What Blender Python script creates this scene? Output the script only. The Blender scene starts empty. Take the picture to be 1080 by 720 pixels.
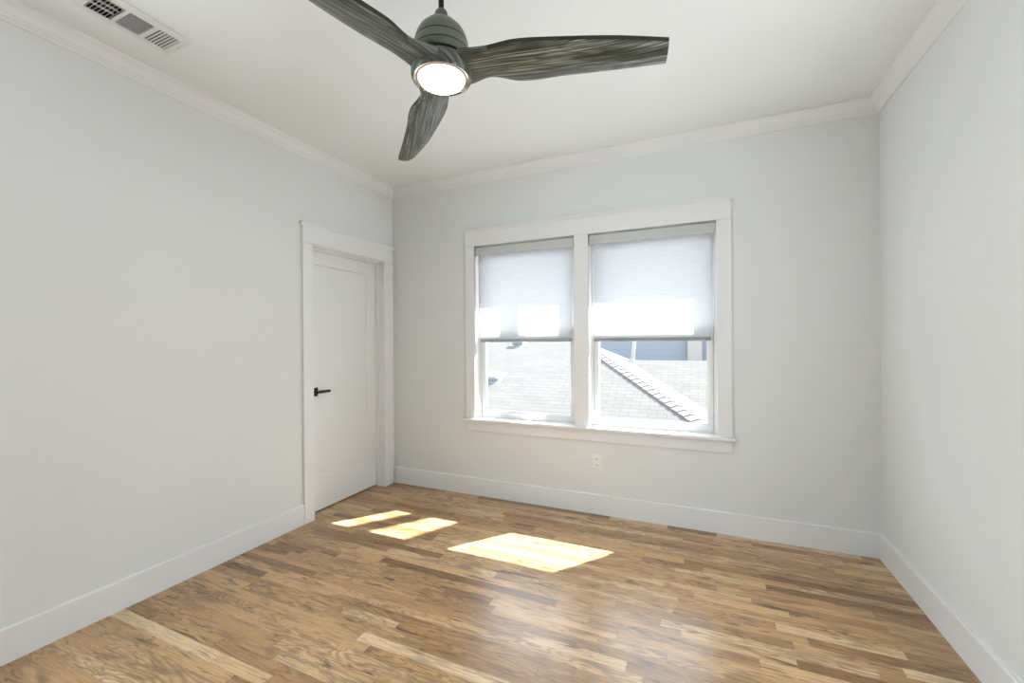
import bpy, bmesh, math, random
from mathutils import Vector, Matrix
random.seed(7)
S = bpy.context.scene
COL = S.collection

# ------------------------------------------------------------------ camera
cam_d = bpy.data.cameras.new('camera'); cam = bpy.data.objects.new('camera', cam_d); COL.objects.link(cam)
YAW, PITCH, ROLL = math.radians(-23.788), math.radians(-0.033), math.radians(-0.423)
fw = Vector((math.sin(YAW)*math.cos(PITCH), math.cos(YAW)*math.cos(PITCH), math.sin(PITCH)))
rt = Vector((math.cos(YAW), -math.sin(YAW), 0)); up = rt.cross(fw)
r2 = rt*math.cos(ROLL) + up*math.sin(ROLL); u2 = up*math.cos(ROLL) - rt*math.sin(ROLL)
M = Matrix((( r2.x, u2.x, -fw.x), (r2.y, u2.y, -fw.y), (r2.z, u2.z, -fw.z))).to_4x4()
M.translation = Vector((2.6356, -3.2204, 1.32))
cam.matrix_world = M
cam_d.sensor_width = 36; cam_d.lens = 449.45/1080*36; cam_d.clip_start = .02; cam_d.clip_end = 200
S.camera = cam

# ------------------------------------------------------------------ light and exposure
S.view_settings.view_transform = 'Standard'; S.view_settings.look = 'None'
S.view_settings.gamma = 1; S.view_settings.exposure = 0.06
S.view_settings.use_curve_mapping = False
SKY_STRENGTH = 5.0
SUN_STRENGTH = 31
LAMP_POWER = 5
world = bpy.data.worlds.new('sky'); S.world = world; world.use_nodes = True
bg = world.node_tree.nodes['Background']; bg.inputs['Color'].default_value = (.85, .935, 1.02, 1); bg.inputs['Strength'].default_value = SKY_STRENGTH
SUN_DIR = Vector((-.787, -1.0, -1.31)).normalized()          # the way the sunlight travels
sd = bpy.data.lights.new('sun', 'SUN'); sd.energy = SUN_STRENGTH; sd.angle = math.radians(.53); sd.color = (1, .99, .975)
sun = bpy.data.objects.new('sun', sd); COL.objects.link(sun)
sun.rotation_euler = SUN_DIR.to_track_quat('-Z', 'Y').to_euler(); sun.location = (6, 8, 12)
# ------------------------------------------------------------------ material helpers
def lin(c): return tuple(((v/255)/12.92 if v/255 <= .04045 else ((v/255+.055)/1.055)**2.4) for v in c)
def newmat(name):
    m = bpy.data.materials.new(name); m.use_nodes = True; nt = m.node_tree; nt.nodes.clear()
    out = nt.nodes.new('ShaderNodeOutputMaterial'); return m, nt, out
class N:
    """tiny node-graph helper"""
    def __init__(s, nt): s.nt = nt
    def new(s, t, **kw):
        n = s.nt.nodes.new(t)
        for k, v in kw.items(): setattr(n, k, v)
        return n
    def put(s, sock, v):
        if hasattr(v, 'is_linked') or isinstance(v, bpy.types.NodeSocket): s.nt.links.new(v, sock)
        elif isinstance(v, (tuple, list)):
            sock.default_value = (*v, 1) if len(v) == 3 and sock.type == 'RGBA' else v
        else: sock.default_value = v
    def math(s, op, a, b=0.0, c=0.0):
        n = s.new('ShaderNodeMath', operation=op); s.put(n.inputs[0], a); s.put(n.inputs[1], b); s.put(n.inputs[2], c); return n.outputs[0]
    def mix(s, f, a, b, mode='MIX'):
        n = s.new('ShaderNodeMix', data_type='RGBA', blend_type=mode); s.put(n.inputs[0], f); s.put(n.inputs[6], a); s.put(n.inputs[7], b); return n.outputs[2]
    def ramp(s, f, stops, interp='LINEAR'):
        n = s.new('ShaderNodeValToRGB'); cr = n.color_ramp; cr.interpolation = interp
        while len(cr.elements) < len(stops): cr.elements.new(.5)
        for e, (p, c) in zip(cr.elements, stops): e.position = p; e.color = (*c, 1) if len(c) == 3 else c
        s.put(n.inputs[0], f); return n.outputs[0]
    def noise(s, vec, scale, detail=3, rough=.5, dist=0):
        n = s.new('ShaderNodeTexNoise'); s.put(n.inputs['Vector'], vec); n.inputs['Scale'].default_value = scale
        n.inputs['Detail'].default_value = detail; n.inputs['Roughness'].default_value = rough; n.inputs['Distortion'].default_value = dist; return n.outputs[0]
    def bump(s, h, strength, dist=.001):
        n = s.new('ShaderNodeBump'); s.put(n.inputs['Height'], h); n.inputs['Strength'].default_value = strength; n.inputs['Distance'].default_value = dist; return n.outputs[0]
    def combine(s, x, y, z=0.0):
        n = s.new('ShaderNodeCombineXYZ'); s.put(n.inputs[0], x); s.put(n.inputs[1], y); s.put(n.inputs[2], z); return n.outputs[0]
def principled(name, col, rough=.5, spec=.5, metal=0, bump=None, emit=None):
    m, nt, out = newmat(name); g = N(nt); b = g.new('ShaderNodeBsdfPrincipled')
    b.inputs['Base Color'].default_value = (*col, 1); b.inputs['Roughness'].default_value = rough
    b.inputs['Specular IOR Level'].default_value = spec; b.inputs['Metallic'].default_value = metal
    if bump:
        tc = g.new('ShaderNodeTexCoord'); nt.links.new(g.bump(g.noise(tc.outputs['Object'], bump[0], 3), bump[1], bump[2]), b.inputs['Normal'])
    if emit: b.inputs['Emission Color'].default_value = (*emit[0], 1); b.inputs['Emission Strength'].default_value = emit[1]
    nt.links.new(b.outputs[0], out.inputs[0]); return m

WALL = principled('wall_paint', (.80, .822, .812), .75, .25, bump=(260, .25, .0012))
CEIL = principled('ceiling_paint', (.87, .905, .895), .85, .2, bump=(200, .15, .001))
TRIM = principled('trim_paint', (.85, .86, .86), .38, .4)
DOOR = principled('door_paint', (.83, .845, .835), .4, .4)
VINYL = principled('white_vinyl', (.86, .875, .88), .35, .45)
DARKM = principled('dark_bronze', (.010, .016, .013), .38, .5, .3)
BLACKM = principled('black_metal', (.006, .007, .006), .4, .5, .5)
OLIVE = principled('aged_pewter', (.125, .14, .105), .34, .5, .45)
PLATE = principled('outlet_plastic', (.90, .90, .88), .35)
SLOT = principled('outlet_slot', (.03, .028, .025), .6)
VENTP = principled('vent_enamel', (.80, .80, .78), .4)
DUCT = principled('duct_interior', (.035, .045, .042), .7)
ALU = principled('hem_bar_aluminium', (.36, .37, .36), .35, .5, .2)
VALANCE = principled('valance_fabric', (.60, .62, .60), .7, .2)
CONC = principled('ground_concrete', (.46, .48, .50), .9)
SIDING_EXT = principled('exterior_paint', (.62, .62, .60), .8)
BARK = principled('bark', (.10, .075, .055), .9, bump=(18, .8, .02))

def floor_mat():
    m, nt, out = newmat('oak_strip_floor'); g = N(nt)
    tc = g.new('ShaderNodeTexCoord'); sp = g.new('ShaderNodeSeparateXYZ'); nt.links.new(tc.outputs['Object'], sp.inputs[0])
    X, Y = sp.outputs[0], sp.outputs[1]
    BW = .0572
    v = g.math('DIVIDE', Y, BW); row = g.math('FLOOR', v); vf = g.math('SUBTRACT', v, row)
    wn = g.new('ShaderNodeTexWhiteNoise', noise_dimensions='1D'); g.put(wn.inputs['W'], row)
    rs = g.new('ShaderNodeSeparateColor'); nt.links.new(wn.outputs['Color'], rs.inputs[0])
    L = g.math('MULTIPLY_ADD', rs.outputs[0], .5, .42)
    u = g.math('DIVIDE', g.math('MULTIPLY_ADD', rs.outputs[1], 7.3, X), L)
    # uneven board lengths: warp the run of each row
    u = g.math('ADD', u, g.math('MULTIPLY', g.math('SINE', g.math('MULTIPLY_ADD', u, 2.1, g.math('MULTIPLY', rs.outputs[2], 6.28))), .33))
    brd = g.math('FLOOR', u); uf = g.math('SUBTRACT', u, brd)
    wb = g.new('ShaderNodeTexWhiteNoise', noise_dimensions='2D'); nt.links.new(g.combine(row, brd), wb.inputs['Vector'])
    bs = g.new('ShaderNodeSeparateColor'); nt.links.new(wb.outputs['Color'], bs.inputs[0])
    tone = g.ramp(bs.outputs[0], [(0, lin((140, 103, 66))), (0.1, lin((176, 137, 91))), (0.4, lin((206, 164, 114))), (0.7, lin((219, 178, 128))), (0.88, lin((230, 192, 144))), (1, lin((242, 212, 170)))])
    # board-local coordinates, shifted per board so that the figure never runs across a joint
    off = g.math('MULTIPLY', bs.outputs[1], 37.0); off2 = g.math('MULTIPLY', bs.outputs[2], 19.0)
    lx = g.math('ADD', X, off); ly = g.math('ADD', Y, off2)
    vec_f = g.combine(g.math('MULTIPLY', lx, 5.0), g.math('MULTIPLY', ly, 150.0), off)
    fine = g.noise(vec_f, 1.5, 4, .62, .35)
    vec_c = g.combine(g.math('MULTIPLY', lx, 1.9), g.math('MULTIPLY', ly, 13.0), off2)
    warp = g.noise(vec_c, 1.0, 2, .5, .6)
    rings = g.math('MULTIPLY_ADD', g.math('SINE', g.math('MULTIPLY', warp, 84.0)), .5, .5)
    rings = g.math('POWER', rings, 2.2)
    blot = g.noise(g.combine(g.math('MULTIPLY', lx, 2.6), g.math('MULTIPLY', ly, 11.0), off), 1.3, 3, .55, .8)
    streak = g.noise(g.combine(g.math('MULTIPLY', lx, 4.5), g.math('MULTIPLY', ly, 34.0), off2), 1.0, 2, .5, 1.2)
    c = g.mix(g.math('MULTIPLY', rings, g.math('MULTIPLY', g.math('GREATER_THAN', bs.outputs[1], .45), .50)), tone, lin((106, 73, 45)))
    c = g.mix(g.math('MULTIPLY', g.ramp(fine, [(.42, (0, 0, 0)), (.62, (1, 1, 1))]), .55), c, lin((104, 73, 46)))
    c = g.mix(g.math('MULTIPLY', g.ramp(blot, [(.50, (0, 0, 0)), (.70, (1, 1, 1))]), .66), c, lin((108, 82, 57)))
    c = g.mix(g.math('MULTIPLY', g.ramp(streak, [(.61, (0, 0, 0)), (.72, (1, 1, 1))]), .8), c, lin((62, 48, 37)))
    # joints
    e1 = g.math('MINIMUM', vf, g.math('SUBTRACT', 1.0, vf)); e1 = g.math('LESS_THAN', e1, .009)
    e2 = g.math('MULTIPLY', g.math('MINIMUM', uf, g.math('SUBTRACT', 1.0, uf)), L); e2 = g.math('LESS_THAN', e2, .0007)
    jt = g.math('MAXIMUM', e1, e2)
    c = g.mix(g.math('MULTIPLY', jt, .42), c, lin((70, 46, 28)))
    b = g.new('ShaderNodeBsdfPrincipled'); g.put(b.inputs['Base Color'], c)
    g.put(b.inputs['Roughness'], g.math('MULTIPLY_ADD', fine, .10, .23)); b.inputs['Specular IOR Level'].default_value = .8
    h = g.math('SUBTRACT', g.math('MULTIPLY', g.noise(tc.outputs['Object'], 9, 2), .9), g.math('MULTIPLY_ADD', jt, .25, g.math('MULTIPLY', fine, .12)))
    nt.links.new(g.bump(h, .35, .0015), b.inputs['Normal'])
    nt.links.new(b.outputs[0], out.inputs[0]); return m
FLOOR = floor_mat()

def blade_mat():
    m, nt, out = newmat('weathered_grey_wood'); g = N(nt)
    tc = g.new('ShaderNodeTexCoord'); sp = g.new('ShaderNodeSeparateXYZ'); nt.links.new(tc.outputs['UV'], sp.inputs[0])
    vec = g.combine(g.math('MULTIPLY', sp.outputs[0], 3.5), g.math('MULTIPLY', sp.outputs[1], 260.0), 0.0)
    n1 = g.noise(vec, 1.0, 4, .62, .7)
    n2 = g.noise(g.combine(g.math('MULTIPLY', sp.outputs[0], 2.2), g.math('MULTIPLY', sp.outputs[1], 14.0)), 1.0, 2, .5, .8)
    n3 = g.math('MULTIPLY_ADD', g.math('SINE', g.math('MULTIPLY', n2, 48.0)), .5, .5)
    f = g.math('ADD', g.math('MULTIPLY', n1, .93), g.math('MULTIPLY', n3, .07))
    c = g.ramp(f, [(.34, lin((14, 16, 12))), (.46, lin((46, 52, 45))), (.56, lin((100, 107, 98))), (.70, lin((168, 174, 164)))])
    b = g.new('ShaderNodeBsdfPrincipled'); g.put(b.inputs['Base Color'], c); b.inputs['Roughness'].default_value = .34; b.inputs['Specular IOR Level'].default_value = .6
    nt.links.new(g.bump(n1, .25, .001), b.inputs['Normal']); nt.links.new(b.outputs[0], out.inputs[0]); return m
BLADE = blade_mat(); EDGE = principled('shaded_blade_edge', (.012, .013, .010), .5)  # near-black edge colour paints in the shade on the blade sides

def shade_mat():
    m, nt, out = newmat('light_filtering_shade'); g = N(nt)
    tc = g.new('ShaderNodeTexCoord'); sp = g.new('ShaderNodeSeparateXYZ'); nt.links.new(tc.outputs['Object'], sp.inputs[0])
    th = g.noise(g.combine(g.math('MULTIPLY', sp.outputs[0], 9.0), 0.0, g.math('MULTIPLY', sp.outputs[2], 210.0)), 1.0, 3, .6)
    col = g.ramp(th, [(.30, (.75, .755, .77)), (.66, (.84, .84, .848))])
    d = g.new('ShaderNodeBsdfDiffuse'); t = g.new('ShaderNodeBsdfTranslucent'); g.put(d.inputs['Color'], col); g.put(t.inputs['Color'], col)
    mx = g.new('ShaderNodeMixShader'); mx.inputs[0].default_value = .74
    nt.links.new(d.outputs[0], mx.inputs[1]); nt.links.new(t.outputs[0], mx.inputs[2]); nt.links.new(mx.outputs[0], out.inputs[0]); return m
SHADE = shade_mat()

def glass_mat():
    m, nt, out = newmat('window_glass'); g = N(nt)
    tr = g.new('ShaderNodeBsdfTransparent'); tr.inputs['Color'].default_value = (.955, .965, .965, 1)
    gl = g.new('ShaderNodeBsdfGlossy'); gl.inputs['Roughness'].default_value = .02
    lw = g.new('ShaderNodeLayerWeight'); lw.inputs['Blend'].default_value = .5
    fr = g.math('MULTIPLY_ADD', g.math('POWER', lw.outputs['Facing'], 5.0), .75, .002)
    mx = g.new('ShaderNodeMixShader'); nt.links.new(fr, mx.inputs[0]); nt.links.new(tr.outputs[0], mx.inputs[1]); nt.links.new(gl.outputs[0], mx.inputs[2])
    nt.links.new(mx.outputs[0], out.inputs[0]); return m
GLASS = glass_mat()

def lens_mat():
    m, nt, out = newmat('frosted_lens_lit'); g = N(nt)
    e = g.new('ShaderNodeEmission'); e.inputs['Color'].default_value = (1, .87, .74, 1); e.inputs['Strength'].default_value = 16
    nt.links.new(e.outputs[0], out.inputs[0]); return m
LENS = lens_mat()

def shingle_mat(name, c1, c2, mortar, bw, bh):
    m, nt, out = newmat(name); g = N(nt)
    tc = g.new('ShaderNodeTexCoord')
    bt = g.new('ShaderNodeTexBrick'); nt.links.new(tc.outputs['UV'], bt.inputs['Vector'])
    bt.offset = .5; bt.offset_frequency = 2
    bt.inputs['Color1'].default_value = (*c1, 1); bt.inputs['Color2'].default_value = (*c2, 1); bt.inputs['Mortar'].default_value = (*mortar, 1)
    bt.inputs['Scale'].default_value = 1; bt.inputs['Mortar Size'].default_value = .005; bt.inputs['Mortar Smooth'].default_value = .2
    bt.inputs['Brick Width'].default_value = bw; bt.inputs['Row Height'].default_value = bh
    n = g.noise(tc.outputs['UV'], 60, 3, .7)
    c = g.mix(.35, bt.outputs['Color'], g.ramp(n, [(.3, (.075, .072, .070)), (.7, (.145, .141, .137))]), 'MIX')
    b = g.new('ShaderNodeBsdfPrincipled'); g.put(b.inputs['Base Color'], c); b.inputs['Roughness'].default_value = .95; b.inputs['Specular IOR Level'].default_value = .1
    nt.links.new(b.outputs[0], out.inputs[0]); return m
SHINGLE = shingle_mat('asphalt_shingles', (.108, .104, .100), (.128, .124, .120), (.062, .060, .058), .26, .095)
CAPM = principled('hip_cap_shingle', (.15, .147, .144), .95, .1, bump=(80, .4, .004))
SIDING = shingle_mat('blue_grey_siding', (.255, .295, .34), (.265, .305, .35), (.225, .262, .305), 4.0, .15)
STUCCO = principled('beige_stucco', (.30, .28, .265), .9, bump=(60, .4, .01))
GALV = principled('galvanised_vent', (.22, .24, .26), .5, .4, .2)
PVC = principled('pvc_pipe', (.30, .29, .28), .6)

# ------------------------------------------------------------------ mesh helpers
class MB:
    def __init__(s): s.bm = bmesh.new(); s.uv = s.bm.loops.layers.uv.new('uv')
    def box(s, x0, x1, y0, y1, z0, z1, bev=0):
        t = bmesh.new(); bmesh.ops.create_cube(t, size=1)
        for v in t.verts: v.co = Vector(((x0+x1)/2+v.co.x*(x1-x0), (y0+y1)/2+v.co.y*(y1-y0), (z0+z1)/2+v.co.z*(z1-z0)))
        if bev: bmesh.ops.bevel(t, geom=list(t.edges), offset=bev, segments=2, affect='EDGES', profile=.5)
        s.merge(t); return s
    def merge(s, t, mat=None):
        if mat is not None: bmesh.ops.transform(t, matrix=mat, verts=t.verts)
        me = bpy.data.meshes.new('tmp'); t.to_mesh(me); t.free(); s.bm.from_mesh(me); bpy.data.meshes.remove(me); return s
    def lathe(s, prof, cx, cy, seg=64, cap_top=False, cap_bot=False):
        """prof: list of (radius, z)"""
        rings = []
        for r, z in prof:
            rings.append([s.bm.verts.new((cx+r*math.cos(2*math.pi*i/seg), cy+r*math.sin(2*math.pi*i/seg), z)) for i in range(seg)])
        for a, b in zip(rings, rings[1:]):
            for i in range(seg): s.bm.faces.new((a[i], a[(i+1) % seg], b[(i+1) % seg], b[i]))
        if cap_bot: s.bm.faces.new(rings[0])
        if cap_top: s.bm.faces.new(rings[-1])
        return s
    def prism(s, prof, place, a, b, m0=0.0, m1=0.0):
        """prof: closed list of (out, z); place(t, out, z) -> xyz; run a..b; mitre shifts the ends by out*m"""
        va = [s.bm.verts.new(place(a+o*m0, o, z)) for o, z in prof]; vb = [s.bm.verts.new(place(b+o*m1, o, z)) for o, z in prof]
        n = len(prof)
        for i in range(n): s.bm.faces.new((va[i], va[(i+1) % n], vb[(i+1) % n], vb[i]))
        s.bm.faces.new(va); s.bm.faces.new(vb); return s
    def tube(s, pts, rad, seg=16):
        rings = []
        for i, p in enumerate(pts):
            p = Vector(p); d = (Vector(pts[min(i+1, len(pts)-1)]) - Vector(pts[max(i-1, 0)])).normalized()
            a = d.orthogonal().normalized() if i == 0 else (a - d*a.dot(d)).normalized(); b = d.cross(a)
            r = rad[i] if isinstance(rad, (list, tuple)) else rad
            rings.append([s.bm.verts.new(p + (a*math.cos(2*math.pi*k/seg)+b*math.sin(2*math.pi*k/seg))*r) for k in range(seg)])
        for x, y in zip(rings, rings[1:]):
            for k in range(seg): s.bm.faces.new((x[k], x[(k+1) % seg], y[(k+1) % seg], y[k]))
        s.bm.faces.new(rings[0]); s.bm.faces.new(rings[-1]); return s
    def poly(s, pts, uvf=None):
        f = s.bm.faces.new([s.bm.verts.new(p) for p in pts])
        if uvf:
            for l in f.loops: l[s.uv].uv = uvf(l.vert.co)
        return s
    def build(s, name, mat, parent=None, smooth=False, fix=True):
        if fix: bmesh.ops.recalc_face_normals(s.bm, faces=s.bm.faces)
        me = bpy.data.meshes.new(name); s.bm.to_mesh(me); s.bm.free(); me.materials.append(mat)
        if smooth:
            for p in me.polygons: p.use_smooth = True
            try: me.set_sharp_from_angle(angle=math.radians(smooth if smooth is not True else 40))
            except Exception: pass
        o = bpy.data.objects.new(name, me); COL.objects.link(o)
        if parent is not None:
            o.parent = parent; o.matrix_parent_inverse = Matrix.Translation(-parent.location)
        return o
def struct(o, label=None):
    o['kind'] = 'structure'
    if label: o['label'] = label
    return o
def empty(name, loc):
    o = bpy.data.objects.new(name, None); COL.objects.link(o); o.location = loc; o.empty_display_size = .1; return o
def tag(o, label, cat, group=None):
    o['label'] = label; o['category'] = cat
    if group: o['group'] = group
    return o

# ------------------------------------------------------------------ dimensions (metres)
XL, XR, YB, YF, ZC = -.015, 3.629, .015, -4.9, 2.755      # left, right, window wall, rear wall, ceiling
BT = .015                                                   # baseboard thickness
W1, W2, WZ0, WZ1 = (.868, 1.747), (1.858, 2.742), .660, 2.136
YO = .19                                                    # outer face of the window wall
DY0, DY1, DZ = -.915, -.129, 2.046                          # door opening

# ------------------------------------------------------------------ shell
RW = (-2.36, -1.47, .35, 2.35); LW = (-4.35, -2.56, .30, 2.52)   # unseen windows added for fill light (y0, y1, z0, z1)
struct(MB().box(XL-.12, XR+.12, YF-.12, YO, -.12, 0).build('floor', FLOOR), 'oak strip floor with sun patches')
# ceiling with the duct hole left open for the vent
VX0, VX1, VY0, VY1 = .253, .407, -2.318, -1.988
c = MB(); T = ZC+.12
c.box(XL-.12, VX0, YF-.12, YO, ZC, T).box(VX1, XR+.12, YF-.12, YO, ZC, T).box(VX0, VX1, YF-.12, VY0, ZC, T).box(VX0, VX1, VY1, YO, ZC, T)
struct(c.build('ceiling', CEIL))
w = MB()
w.box(XL-.12, XL, YF, LW[0], 0, ZC).box(XL-.12, XL, LW[1], DY0-.02, 0, ZC).box(XL-.12, XL, LW[0], LW[1], 0, LW[2]).box(XL-.12, XL, LW[0], LW[1], LW[3], ZC).box(XL-.12, XL, DY1+.02, YB, 0, ZC).box(XL-.12, XL, DY0-.02, DY1+.02, DZ+.02, ZC)
struct(w.build('wall_left', WALL))
# out of view, the side walls get added openings that let fill daylight in
w = MB(); w.box(XR, XR+.12, RW[1], YB, 0, ZC).box(XR, XR+.12, YF, RW[0], 0, ZC).box(XR, XR+.12, RW[0], RW[1], RW[3], ZC).box(XR, XR+.12, RW[0], RW[1], 0, RW[2])
struct(w.build('wall_right', WALL))
w = MB(); w.box(XL-.12, XR+.12, YB, YO, 0, WZ0-.02).box(XL-.12, XR+.12, YB, YO, WZ1+.015, ZC)
w.box(XL-.12, W1[0]-.015, YB, YO, WZ0-.02, WZ1+.015).box(W1[1]+.015, W2[0]-.015, YB, YO, WZ0-.02, WZ1+.015).box(W2[1]+.015, XR+.12, YB, YO, WZ0-.02, WZ1+.015)
struct(w.build('wall_back', WALL))
w = MB(); w.box(XL-.12, XR+.12, YF-.12, YF, 0, ZC)
struct(w.build('wall_rear', principled('bounce_cutting_grey', (.20, .20, .20), .7, .2)))  # unseen rear wall made dark to cut its bounce onto the window wall
# closed dark space behind the door
w = MB(); w.box(-1.1, XL-.12, DY0-.14, DY0-.02, 0, 2.3).box(-1.1, XL-.12, DY1+.02, DY1+.14, 0, 2.3).box(-1.2, -1.1, DY0-.14, DY1+.14, 0, 2.3).box(-1.2, XL-.12, DY0-.14, DY1+.14, 2.3, 2.4)
w.box(-1.2, XL-.12, DY0-.14, DY1+.14, -.12, -.002)
struct(w.build('wall_closet', WALL))

# baseboards (14.9 cm, eased top edge)
BP = [(0, 0), (BT, 0), (BT, .143), (BT-.004, .1488), (0, .1488)]
pl_left = lambda t, o, z: (XL+o, t, z)
pl_right = lambda t, o, z: (XR-o, t, z)
pl_back = lambda t, o, z: (t, YB-o, z)
pl_rear = lambda t, o, z: (t, YF+o, z)
struct(MB().prism(BP, pl_left, YF, -1.0005).build('baseboard_left', TRIM))
struct(MB().prism(BP, pl_back, XL, XR, 1, -1).build('baseboard_back', TRIM))
struct(MB().prism(BP, pl_right, YF, YB, 0, -1).build('baseboard_right', TRIM))
# crown moulding, three mitred runs
CP = [(0, -.081), (.007, -.081), (.0085, -.076), (.0115, -.071), (.0115, -.0685), (.0155, -.066), (.0185, -.060), (.023, -.0545), (.026, -.0535), (.027, -.050),
      (.031, -.040), (.037, -.030), (.044, -.0215), (.051, -.0155), (.0525, -.0125), (.0565, -.012), (.0585, -.009), (.0585, 0), (0, 0)]
def crown(name, place, a, b, m0, m1):
    struct(MB().prism([(o, ZC+z) for o, z in CP], place, a, b, m0, m1).build(name, TRIM))
crown('trim_1', pl_left, YF, YB, 1, -1); crown('trim_2', pl_back, XL, XR, 1, -1); crown('trim_3', pl_right, YF, YB, 1, -1); crown('trim_4', pl_rear, XL, XR, 1, -1)

# ------------------------------------------------------------------ door
t = MB(); CT = .0195
t.box(XL, XL+CT, -1.0, -.912, 0, 2.056, .0015).build  # near casing
t.box(XL, XL+CT, -.132, -.022, 0, 2.056, .0015)       # far casing
t.box(XL, XL+CT+.008, -1.006, -.017, 2.053, 2.0645, .003)   # bead
t.box(XL, XL+CT+.001, -1.0, -.022, 2.0645, 2.178, .001)     # head board
cap = [(0, 2.178), (CT+.003, 2.178), (CT+.006, 2.184), (CT+.013, 2.190), (CT+.018, 2.1945), (CT+.018, 2.2035), (0, 2.2035)]
t.prism(cap, pl_left, -1.018, -.004)
struct(t.build('trim_5', TRIM), 'white door casing with flat head and cap')
d = MB()
d.box(-.145, XL, DY0-.018, DY0, 0, DZ).box(-.145, XL, DY1, DY1+.018, 0, DZ).box(-.145, XL, DY0-.018, DY1+.018, DZ, DZ+.018)
d.box(-.098, -.062, DY0, DY0+.012, 0, DZ, .001).box(-.098, -.062, DY1-.012, DY1, 0, DZ, .001).box(-.098, -.062, DY0, DY1, DZ-.012, DZ, .001)
struct(d.build('trim_6', TRIM), 'white door jamb and stop')
door = struct(empty('door_1', (-.119, -.52, 0)), 'white single panel door with black lever')
S0, S1, DB, DT = DY0+.003, DY1-.003, .011, DZ-.003        # slab extents
P0, P1, PB, PT = S0+.112, S1-.112, .262, 1.930
sl = MB(); DF, DK = -.100, -.138
sl.box(DK, DF, S0, P0, DB, DT).box(DK, DF, P1, S1, DB, DT).box(DK, DF, P0, P1, DB, PB).box(DK, DF, P0, P1, PT, DT)
sl.build('door_frame', DOOR, door)
pn = MB(); pn.box(DK+.006, DF-.011, P0-.005, P1+.005, PB-.005, PT+.005)
# sloped sticking around the panel
def stick(a, b):
    (y0, z0), (y1, z1) = a, b
for (ya, za, yb, zb, ny, nz) in ((P0, PB, P0, PT, 1, 0), (P1, PB, P1, PT, -1, 0), (P0, PB, P1, PB, 0, 1), (P0, PT, P1, PT, 0, -1)):
    q = [(DF-.0005, ya, za), (DF-.0005, yb, zb)]
    k = .006
    i0 = (DF-.011, ya+(ny*k if ny else k), za+(nz*k if nz else k)); i1 = (DF-.011, yb+(ny*k if ny else -k), zb+(nz*k if nz else -k))
    pn.poly([q[0], q[1], i1, i0])
pn.build('panel', DOOR, door)
# lever
ky, kz = -.822, .938
h = MB(); h.box(DF, DF+.009, ky-.031, ky+.031, kz-.033, kz+.033, .002)
hd = h.build('handle', DARKM, door); hd['label'] = 'black square rosette with lever'
h = MB(); h.tube([(DF+.009, ky, kz), (DF+.045, ky, kz)], .010, 20); h.box(DF+.036, DF+.050, ky-.012, ky+.118, kz-.010, kz+.010, .002); h.build('lever', DARKM, hd)

# ------------------------------------------------------------------ window trim
t = MB(); WT = .0185; F = YB-WT
t.box(.778, W1[0], F, YB, WZ0, WZ1, .0015).box(W2[1], 2.832, F, YB, WZ0, WZ1, .0015).box(W1[1], W2[0], F, YB, WZ0, WZ1, .0015)
t.box(.770, 2.840, F-.008, YB, WZ1-.001, WZ1+.0095, .003)
t.box(.778, 2.832, F-.001, YB, WZ1+.0095, 2.258, .001)
capw = [(0, 2.258), (WT+.003, 2.258), (WT+.006, 2.264), (WT+.013, 2.270), (WT+.018, 2.2745), (WT+.018, 2.284), (0, 2.284)]
t.prism(capw, pl_back, .760, 2.850)
struct(t.build('trim_7', TRIM), 'white window casing with flat head and cap')
t = MB(); t.box(.762, 2.850, -.034, YB, .639, WZ0, .003); t.box(W1[0]-.014, W1[1]+.014, YB-.001, .12, .641, WZ0, .001); t.box(W2[0]-.014, W2[1]+.014, YB-.001, .12, .641, WZ0, .001)
struct(t.build('trim_8', TRIM), 'white window stool')
struct(MB().box(.786, 2.831, YB-.0165, YB, .554, .639, .0015).build('trim_9', TRIM), 'white apron board under the window stool')

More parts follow.
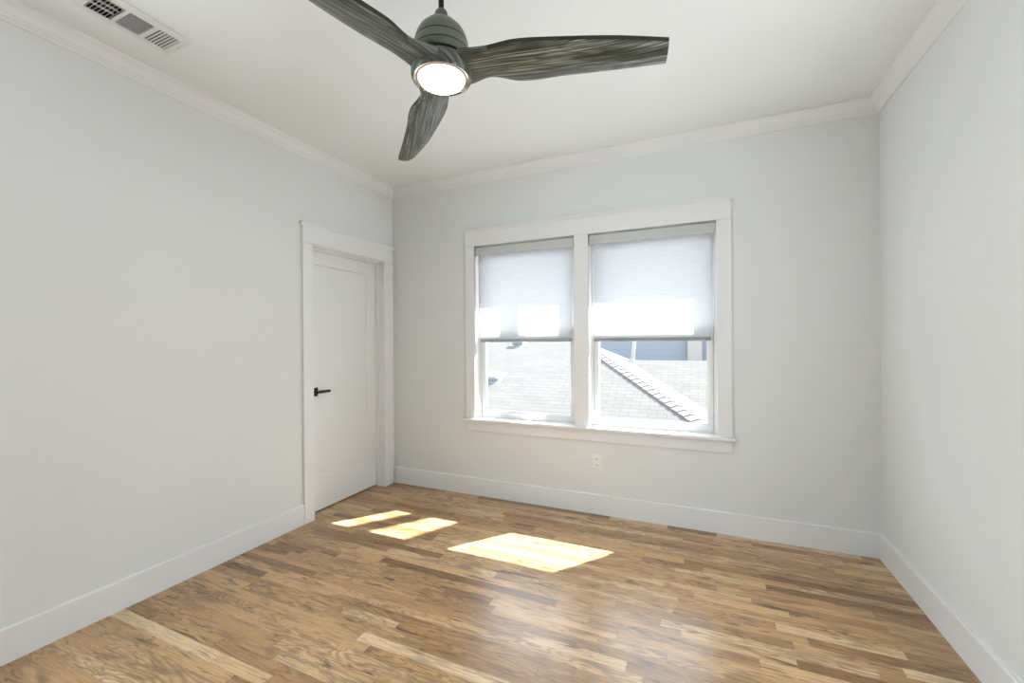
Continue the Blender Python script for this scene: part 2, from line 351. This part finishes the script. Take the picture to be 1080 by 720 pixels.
# ------------------------------------------------------------------ windows
def window(name, x0, x1, label):
    root = struct(empty(name, ((x0+x1)/2, .10, WZ0)), label)
    j = MB(); th = .015                                         # wood jamb extension + vinyl frame
    j.box(x0-th, x0, YB-.012, .084, WZ0, WZ1).box(x1, x1+th, YB-.012, .084, WZ0, WZ1).box(x0-th, x1+th, YB-.012, .084, WZ1, WZ1+th)
    j.build('jamb', TRIM, root)
    f = MB(); fx = .018
    f.box(x0-th, x0+fx, .084, YO+.004, WZ0, WZ1+th, .001).box(x1-fx, x1+th, .084, YO+.004, WZ0, WZ1+th, .001)
    f.box(x0+fx, x1-fx, .084, YO+.004, WZ1-.02, WZ1+th, .001).box(x0+fx, x1-fx, .084, YO+.004, WZ0-.01, WZ0+.014, .001)
    f.box(x0+fx, x0+fx+.004, .124, .132, WZ0+.014, WZ1-.02).box(x1-fx-.004, x1-fx, .124, .132, WZ0+.014, WZ1-.02)   # parting bead
    f.build('frame', VINYL, root)
    def sash(nm, ya, yb, z0, z1, bot, top):
        a, b = x0+fx+.002, x1-fx-.002; st = .037
        s = MB(); s.box(a, a+st, ya, yb, z0, z1, .003).box(b-st, b, ya, yb, z0, z1, .003).box(a+st-.002, b-st+.002, ya, yb, z0, z0+bot, .003).box(a+st-.002, b-st+.002, ya, yb, z1-top, z1, .003)
        # glazing bead
        m_ = (ya+yb)/2
        s.box(a+st-.001, a+st+.006, m_-.004, m_+.006, z0+bot, z1-top).box(b-st-.006, b-st+.001, m_-.004, m_+.006, z0+bot, z1-top)
        s.box(a+st, b-st, m_-.004, m_+.006, z0+bot-.001, z0+bot+.009).box(a+st, b-st, m_-.004, m_+.006, z1-top-.009, z1-top+.001)
        so = s.build(nm, VINYL, root)
        g = MB(); g.box(a+st-.001, b-st+.001, m_+.000, m_+.003, z0+bot-.001, z1-top+.001); g.build('glass', GLASS, so)
        return so
    lo = sash('lower_sash', .090, .124, WZ0+.014, 1.415, .040, .043)
    sash('upper_sash', .132, .166, 1.400, WZ1-.021, .036, .040)
    k = MB()                                                    # balance latches at the foot of the jambs
    for xx in (x0+fx-.0005, x1-fx+.0005):
        k.box(xx-.003, xx+.003, .0855, .0895, WZ0+.115, WZ0+.150, .001).box(xx-.002, xx+.002, .086, .0885, WZ0+.03, WZ0+.115)
    k.build('latch', ALU, root)
    # exterior brickmould
    e = MB(); e.box(x0-.06, x0-.014, YO, YO+.02, WZ0-.05, WZ1+.06).box(x1+.014, x1+.06, YO, YO+.02, WZ0-.05, WZ1+.06).box(x0-.06, x1+.06, YO, YO+.02, WZ1+.014, WZ1+.06).box(x0-.06, x1+.06, YO, YO+.03, WZ0-.06, WZ0-.012)
    e.build('outer_casing', VINYL, root)
window('window_1', *W1, 'left white double hung window')
window('window_2', *W2, 'right white double hung window')

def fill_window(name, xw, sgn, q):  # added window out of view, a source of fill daylight
    y0, y1, z0, z1 = q; ym = (y0+y1)/2; root = struct(empty(name, (xw, ym, z0)))
    xa, xb = sorted((xw+sgn*.03, xw+sgn*.10)); f = MB()
    f.box(xa, xb, y0, y0+.05, z0, z1).box(xa, xb, y1-.05, y1, z0, z1).box(xa, xb, y0, y1, z0, z0+.05).box(xa, xb, y0, y1, z1-.05, z1).box(xa, xb, y0, y1, (z0+z1)/2-.025, (z0+z1)/2+.025)
    f.build('frame', VINYL, root)
    MB().box((xa+xb)/2-.002, (xa+xb)/2+.002, y0+.04, y1-.04, z0+.04, z1-.04).build('glass', GLASS, root)
    xc, xd = sorted((xw, xw-sgn*.018)); c_ = MB()
    c_.box(xc, xd, y0-.09, y0, z0-.09, z1+.09).box(xc, xd, y1, y1+.09, z0-.09, z1+.09).box(xc, xd, y0, y1, z1, z1+.09).box(xc, xd, y0, y1, z0-.09, z0)
    c_.build('casing', TRIM, root)
fill_window('fill_window_3', XR, 1, RW); fill_window('fill_window_4', XL, -1, LW)

# ------------------------------------------------------------------ roller shades
def shade(x0, x1, label):
    root = tag(empty('roller_shade', ((x0+x1)/2, .045, WZ1)), label, 'window shade', 'roller shades half lowered in the two windows')
    v = MB(); v.box(x0+.003, x1-.006, .012, .018, 2.055, 2.1235, .001); v.box(x0+.003, x1-.006, .018, .060, 2.118, 2.1235)
    vo = v.build('valance', VALANCE, root)
    for a_, b_ in ((x0+.002, x0+.006), (x1-.009, x1-.005)): MB().box(a_, b_, .018, .061, 2.070, 2.132).build('bracket', ALU, vo)
    r = MB(); r.tube([(x0+.007, .040, 2.096), (x1-.010, .040, 2.096)], .019, 24); r.build('roller', VALANCE, root, smooth=True)
    fb = MB(); fb.box(x0+.030, x1-.036, .0500, .0507, 1.340, 2.096); fb.build('fabric', SHADE, root)
    hb = MB(); hb.box(x0+.028, x1-.034, .043, .057, 1.314, 1.341, .005); ho = hb.build('hem_bar', ALU, root)
    for a_, b_ in ((x0+.0255, x0+.028), (x1-.034, x1-.0315)): MB().box(a_, b_, .044, .056, 1.315, 1.340, .001).build('end_cap', VINYL, ho)
shade(*W1, 'half lowered white roller shade in the left window, nearer the door')
shade(*W2, 'half lowered white roller shade in the right window, with one wide sun patch')

# ------------------------------------------------------------------ outlet
ox, oz = 1.911, .3945
o = tag(empty('wall_outlet', (ox, YB, oz)), 'white duplex electrical outlet on the wall below the window', 'outlet')
MB().box(ox-.036, ox+.036, YB-.006, YB, oz-.059, oz+.059, .003).build('cover_plate', PLATE, o)
for s_ in (1, -1):
    zc_ = oz+s_*.0215
    r = MB(); r.box(ox-.017, ox+.017, YB-.009, YB-.004, zc_-.0145, zc_+.0145, .004); ro = r.build('receptacle', PLATE, o)
    sl = MB(); sl.box(ox-.0085, ox-.0055, YB-.0096, YB-.008, zc_-.002, zc_+.008).box(ox+.0055, ox+.0085, YB-.0096, YB-.008, zc_-.001, zc_+.007)
    sl.tube([(ox, YB-.0096, zc_-.008), (ox, YB-.008, zc_-.008)], .003, 12); sl.build('slot', SLOT, ro)
MB().tube([(ox, YB-.0072, oz), (ox, YB-.005, oz)], .0035, 16).build('screw', PLATE, o)

# ------------------------------------------------------------------ ceiling vent
v = tag(empty('air_vent', (.3385, -2.1525, ZC)), 'white three section air supply register in the ceiling above the left wall', 'air vent')
fx0, fx1, fy0, fy1 = .2335, .4435, -2.332, -1.972
cells = [(-2.302, -2.210), (-2.198, -2.106), (-2.094, -2.002)]
ix0, ix1 = .262, .398
f = MB(); za, zb = ZC-.008, ZC
f.box(fx0, ix0, fy0, fy1, za, zb, .002).box(ix1, fx1, fy0, fy1, za, zb, .002)
for a, b in ((fy0, cells[0][0]), (cells[0][1], cells[1][0]), (cells[1][1], cells[2][0]), (cells[2][1], fy1)): f.box(ix0-.002, ix1+.002, a, b, za+.0005, zb)
f.build('face_plate', VENTP, v)
dk = MB(); dk.box(VX0+.001, VX1-.001, VY0+.001, VY1-.001, ZC+.105, ZC+.112)
for a in ((VX0+.001, VX0+.004, VY0+.001, VY1-.001), (VX1-.004, VX1-.001, VY0+.001, VY1-.001), (VX0+.001, VX1-.001, VY0+.001, VY0+.004), (VX0+.001, VX1-.001, VY1-.004, VY1-.001)): dk.box(*a, ZC+.001, ZC+.11)
dk.build('duct', DUCT, v)
def slat(cx, cy, along, length, width, ang, z):
    t = bmesh.new(); bmesh.ops.create_cube(t, size=1)
    bmesh.ops.scale(t, vec=(length, width, .0012), verts=t.verts)
    mtx = Matrix.Translation((cx, cy, z)) @ (Matrix.Rotation(0 if along == 'x' else math.pi/2, 4, 'Z')) @ Matrix.Rotation(ang, 4, 'X')
    return t, mtx
for ci, (a, b) in enumerate(cells):
    if ci == 1:
        for i in range(11):
            s_ = MB(); s_.merge(*slat(ix0+.0065+i*(ix1-ix0-.013)/10, (a+b)/2, 'y', b-a, .0045, math.radians(80), ZC-.003)); s_.build('slat', VENTP, v)
    else:
        for i in range(7):
            s_ = MB(); s_.merge(*slat((ix0+ix1)/2, a+.0065+i*(b-a-.013)/6, 'x', ix1-ix0, .0068, math.radians(-48 if ci == 2 else 52), ZC-.003)); s_.build('slat', VENTP, v)
        if ci == 0:
            for i in range(3):
                s_ = MB(); s_.box(ix0+.03+i*.038, ix0+.0315+i*.038, a, b, ZC+.006, ZC+.016); s_.build('rear_bar', VENTP, v)
for yy in (fy0+.011, fy1-.011): MB().tube([(.338, yy, ZC-.0092), (.338, yy, ZC-.007)], .0032, 12).build('screw', ALU, v)

# ------------------------------------------------------------------ ceiling fan
FX, FY, FZ = 1.812, -1.947, 2.278
fan = tag(empty('ceiling_fan', (FX, FY, ZC)), 'three blade grey wood ceiling fan with lit round lamp', 'ceiling fan')
MB().lathe([(.066, ZC), (.066, ZC-.012), (.060, ZC-.030), (.040, ZC-.052), (.022, ZC-.060), (.014, ZC-.060)], FX, FY, 48).build('canopy', OLIVE, fan, smooth=True)
MB().lathe([(.0095, 2.46), (.0095, ZC-.055)], FX, FY, 24, True, True).build('downrod', BLACKM, fan, smooth=True)
mh = MB().lathe([(.091, 2.303), (.0965, 2.306), (.0985, 2.314), (.0995, 2.325), (.0993, 2.3268)], FX, FY, 72, cap_bot=True).build('motor_housing', OLIVE, fan, smooth=30)
MB().lathe([(.0990, 2.3265), (.0990, 2.3292), (.0978, 2.338), (.0945, 2.357), (.0935, 2.3608)], FX, FY, 72).build('housing_band', OLIVE, mh, smooth=30)
MB().lathe([(.0930, 2.3605), (.0925, 2.3636), (.0900, 2.377), (.0860, 2.390), (.0755, 2.4085), (.056, 2.4290), (.038, 2.4430), (.0280, 2.4490), (.0248, 2.4530), (.0238, 2.4640), (.0212, 2.4755), (.0155, 2.4820), (.0095, 2.4838)], FX, FY, 72, cap_bot=True).build('housing_cap', OLIVE, mh, smooth=30)
for z_, r_ in ((2.3279, .0998), (2.3621, .0939)):
    MB().lathe([(r_-.004, z_-.0014), (r_, z_-.0014), (r_, z_+.0014), (r_-.004, z_+.0014)], FX, FY, 72).build('groove', BLACKM, mh, smooth=30)
MB().lathe([(.08, 2.292), (.0935, 2.292), (.0935, 2.305), (.08, 2.305)], FX, FY, 72).build('flywheel_gap', BLACKM, mh, smooth=30)
hub = MB().lathe([(.0835, 2.246), (.098, 2.2385), (.102, 2.2395), (.105, 2.246), (.106, 2.262), (.1045, 2.278), (.101, 2.289), (.095, 2.2945), (.05, 2.2945)], FX, FY, 96)
for f_ in hub.bm.faces:
    for l in f_.loops:
        p = l.vert.co; l[hub.uv].uv = ((p.x-FX)*2.0, (p.y-FY)*1.2+p.z)
hub = hub.build('hub', BLADE, fan, smooth=35)
MB().lathe([(.0810, 2.252), (.0810, 2.2425), (.0830, 2.2410), (.0860, 2.2425), (.0870, 2.252)], FX, FY, 96).build('lamp_rim', principled('rim_metal', (.50, .30, .20), .4, .5, .4), fan, smooth=35)
MB().lathe([(.0810, 2.247), (.0802, 2.238), (.077, 2.2315), (.070, 2.227), (.055, 2.224), (.03, 2.2225), (.001, 2.222)], FX, FY, 72, cap_top=True).build('lamp_lens', LENS, fan, smooth=True)
# the lamp's own light
ld = bpy.data.lights.new('fan_lamp', 'AREA'); ld.shape = 'DISK'; ld.size = .155; ld.energy = LAMP_POWER; ld.color = (1, .90, .79)
lo = bpy.data.objects.new('fan_lamp', ld); COL.objects.link(lo); lo.location = (FX, FY, 2.218)

fr = [.10, .13, .22, .35, .55, .78, 1.0]
wP = [.074, .068, .052, .084, .086, .092, .100]
wM = [-.062, -.058, -.056, -.064, -.049, -.022, .020]
tn = [-.10, -.144, -.19, -.235, -.235, -.232, -.25]
zo = [0, 0, 0, 0, 0, .002, .010]
def crv(xs, ys, x):
    """Catmull-Rom through the stations"""
    for i in range(len(xs)-1):
        if x <= xs[i+1] or i == len(xs)-2:
            t = (x-xs[i])/(xs[i+1]-xs[i]); m = lambda k: (ys[min(k+1, len(ys)-1)]-ys[max(k-1, 0)])/(xs[min(k+1, len(xs)-1)]-xs[max(k-1, 0)])*(xs[i+1]-xs[i])
            return (2*t**3-3*t**2+1)*ys[i]+(t**3-2*t**2+t)*m(i)+(-2*t**3+3*t**2)*ys[i+1]+(t**3-t**2)*m(i+1)
def blade(phi):
    b = MB(); L = .762; ns, nw = 40, 12
    dr = Vector((math.cos(phi), math.sin(phi), 0)); tg = Vector((-math.sin(phi), math.cos(phi), 0)); cen = Vector((FX, FY, FZ))
    secs = []
    for i in range(ns+1):
        s_ = .10+.90*i/ns; p, m_, k, z0 = (crv(fr, q, s_) for q in (wP, wM, tn, zo))
        th = .016*(1-min(1, (s_-.10)/.22))**1.5+.013
        sec = []
        for side in (0, 1):
            for j in range(nw+1):
                u = j/nw if side == 0 else 1-j/nw
                ww = m_+(p-m_)*u; sag = -.012*(1-(2*u-1)**2)*min(1, s_*2)
                z = z0+ww*k+sag+(th/2 if side else -th/2)
                sec.append((b.bm.verts.new(cen+dr*(s_*L)+tg*ww+Vector((0, 0, z))), (s_*L+phi*3, ww+.03*side)))
        secs.append(sec)
    n = len(secs[0])
    def face(vs):
        f_ = b.bm.faces.new([v for v, _ in vs])
        for l, (_, uv) in zip(f_.loops, vs): l[b.uv].uv = uv
    for a, c_ in zip(secs, secs[1:]):
        for j in range(n): face((a[j], a[(j+1) % n], c_[(j+1) % n], c_[j]))
    face(secs[0]); face(list(reversed(secs[-1])))
    b.bm.faces.ensure_lookup_table()
    for i, f_ in enumerate(b.bm.faces): f_.material_index = 1 if (i >= n*ns or (i % n in (nw, n-1) and i // n > 5)) else 0
    bmesh.ops.recalc_face_normals(b.bm, faces=b.bm.faces)
    o_ = b.build('blade', BLADE, fan, smooth=50); o_.data.materials.append(EDGE); return o_
for k in range(3): blade(math.radians(12.29+120*k))

# ------------------------------------------------------------------ outdoors
GZ = -3.1
struct(MB().box(-45, 45, -45, 45, GZ-.2, GZ).build('ground', CONC))
# this house's own eave over the windows and an unseen wing added to cut the sun at the right
E_Y = .70; E_Z = 1.600+1.31*(E_Y-.050)
struct(MB().box(-1.5, 4.6, YO+.03, E_Y, E_Z, E_Z+.16).build('trim_10', SIDING_EXT), 'eave soffit outside above the windows')
struct(MB().box(3.575, 3.72, YO+.005, 1.300, GZ, E_Z-.01).build('wall_shadow_wing', SIDING_EXT), 'unseen wing added outside right of the windows to cut the sun')
# neighbour's hipped roof
nb = tag(empty('house', (-1.5, 5.3, GZ)), 'neighbouring house with pale grey shingled hip roof below the windows', 'house')
zf = lambda x, y: .2+.5*(y-3.0)                 # slope facing us
PX, PY = .32, 5.34; PZ = zf(0, PY)              # peak where the hips meet
ev = 2.35                                       # eave line
def slope_uv_y(p): return (p.x, (p.y)*1.118)
def slope_uv_x(p): return (p.y, (-p.x)*1.118)
r = MB(); EZ = zf(0, ev); hx = 5.66-ev
r.poly([(-9, ev, EZ), (hx, ev, EZ), (PX, PY, PZ), (-9, PY, PZ)], slope_uv_y)
r.poly([(hx, ev, EZ), (PX+3.0, PY+3.0, PZ-1.5), (PX, PY, PZ)], slope_uv_x)
r.poly([(-9, PY, PZ), (PX, PY, PZ), (PX+3, PY+3, PZ-1.5), (-9, PY+3, PZ-1.5)], slope_uv_y)
r.build('roof', SHINGLE, nb, fix=False)
# lower cross roof, its valley parallel to the hip
zs = lambda y: -2.065+.5*y
r = MB(); ry = 5.95
r.poly([(7.2-3.4, 3.4, zs(3.4)-.004), (9, 3.4, zs(3.4)-.004), (9, ry, zs(ry)), (7.2-ry-.4, ry, zs(ry))], slope_uv_y)
r.poly([(.8, ry, zs(ry)), (9, ry, zs(ry)), (9, ry+2.6, zs(ry)-1.3), (.8, ry+2.6, zs(ry)-1.3)], slope_uv_y)
r.build('cross_roof', SHINGLE, nb, fix=False)
w = MB(); w.box(-8.7, hx-.3, ev+.35, 8.0, GZ, EZ+.1); w.box(hx-.3, 8.7, 3.75, 8.0, GZ, -.42); w.build('wall', STUCCO, nb)
# overlapping cap shingles down the near hip and along the ridges
h = MB(); hd_ = Vector((hx-PX, ev-PY, EZ-PZ)); Lh = hd_.length; hd_.normalize()
nrm1 = Vector((0, -.5, 1)).normalized(); nrm2 = Vector((.5, 0, 1)).normalized()
s1 = hd_.cross(nrm1).normalized(); s1 = s1 if s1.x < 0 else -s1
s2 = hd_.cross(nrm2).normalized(); s2 = s2 if s2.x > 0 else -s2
nc = int(Lh/.135)
for i in range(nc):
    a = Vector((PX, PY, PZ))+hd_*(i*Lh/nc); b = a+hd_*(Lh/nc+.02)
    lift0, lift1 = .006, .022
    for sd_, nn in ((s1, nrm1), (s2, nrm2)):
        wv = sd_*.11+Vector((0, 0, .010)); wl = sd_*.11
        q = [a+nn*lift0, b+nn*lift1, b+nn*lift1+wv, a+nn*lift0+wv]
        h.poly(q); h.poly([q[1], b+nn*.002, b+nn*.002+wl, q[2]]); h.poly([q[3], q[2], b+nn*.002+wl, a+nn*.002+wl])
h.build('hip_cap', CAPM, nb, fix=False)
# plumbing pipe in the valley and box vents on the front slope
pb = Vector((1.345, 5.86, .845))
pi = MB(); pi.tube([pb-Vector((0, 0, .06)), pb+Vector((.11, .0, 1.0))], .038, 20); po = pi.build('vent_pipe', PVC, nb, smooth=True)
MB().tube([pb-Vector((0, 0, .08)), pb+Vector((.004, 0, .03)), pb+Vector((.012, 0, .10))], [.12, .085, .042], 20).build('flashing', GALV, po, smooth=True)
def box_vent(x, y, s_):
    z = zf(x, y); m = MB()
    # sloped hood: flat lid tilted like the roof, open mouth facing down the slope
    rot = Matrix.Translation((x, y, z)) @ Matrix.Rotation(math.atan(.5), 4, 'X')
    t_ = bmesh.new(); bmesh.ops.create_cube(t_, size=1)
    for v_ in t_.verts:
        lo_ = v_.co.z < 0
        v_.co = Vector((v_.co.x*(.36 if lo_ else .30)*s_, v_.co.y*(.36 if lo_ else .30)*s_ - (.0 if lo_ else .05*s_), (v_.co.z+.5)*.13*s_))
    bmesh.ops.bevel(t_, geom=list(t_.edges), offset=.03*s_, segments=3, affect='EDGES')
    m.merge(t_, rot); t_ = bmesh.new(); bmesh.ops.create_cube(t_, size=1); bmesh.ops.scale(t_, vec=(.50*s_, .50*s_, .006), verts=t_.verts); m.merge(t_, rot)
    m.build('roof_vent', GALV, nb, smooth=30)
box_vent(-.86, 3.90, .75); box_vent(-.90, 5.20, .75)
# second house behind: shaded blue-grey side with a pale chimney stack
h2 = tag(empty('house', (2.5, 10.5, GZ)), 'blue grey sided house far behind the shingled roof, seen at the right window', 'house')
m = MB(); m.poly([(-9, 9.2, GZ), (10, 9.2, GZ), (10, 9.2, 2.7), (-9, 9.2, 2.7)], lambda p: (p.x, p.z)); m.poly([(10, 9.2, GZ), (10, 14, GZ), (10, 14, 2.7), (10, 9.2, 2.7)], lambda p: (p.y, p.z)); m.poly([(-9, 14, GZ), (-9, 9.2, GZ), (-9, 9.2, 2.7), (-9, 14, 2.7)], lambda p: (p.y, p.z))
m.build('wall', SIDING, h2, fix=False)
MB().box(2.335, 2.690, 9.05, 9.3, GZ, 3.0).build('chimney', STUCCO, h2)
m = MB(); m.poly([(-9.4, 8.8, 2.6), (10.4, 8.8, 2.6), (10.4, 11.6, 3.6), (-9.4, 11.6, 3.6)], slope_uv_y); m.poly([(-9.4, 11.6, 3.6), (10.4, 11.6, 3.6), (10.4, 14.4, 2.6), (-9.4, 14.4, 2.6)], slope_uv_y); m.build('roof', SHINGLE, h2, fix=False)
# unseen forked tree, added so its limbs stripe the sun on the left window
def along(x, z, k): return Vector((x+.787*k, .05+k, z+1.31*k))
tr = tag(empty('tree', (4.1, 2.65, GZ)), 'unseen forked tree added outside to the right to stripe the sun', 'tree')
k = 2.6
a0, a1 = along(1.150, .60, k), along(1.178, 1.9, k)
b0, b1 = along(1.60, .60, k), along(1.785, 1.9, k)
t = MB(); t.tube([(4.1, 2.65, GZ), (4.08, 2.65, 0), (3.95, 2.65, 1.6), (3.80, 2.65, 2.7)], [.30, .27, .24, .20], 20)
tk = t.build('trunk', BARK, tr, smooth=True)
t = MB(); t.tube([(3.80, 2.65, 2.5), (3.45, 2.65, 3.3), a0, a1, a1+Vector((.05, .1, .8))], [.13, .10, .083, .083, .05], 16); t.build('limb', BARK, tr, smooth=True)
t = MB(); t.tube([(3.80, 2.65, 2.5), (3.76, 2.65, 3.2), b0, b1, b1+Vector((.1, .1, .8))], [.18, .16, .148, .085, .05], 16); t.build('limb', BARK, tr, smooth=True)
t = MB(); t.tube([along(1.20, 1.2, k), along(1.30, 1.365, k), along(1.43, 1.60, k), along(1.62, 1.9, k)], [.018, .016, .014, .012], 10); t.build('branch', BARK, tr, smooth=True)
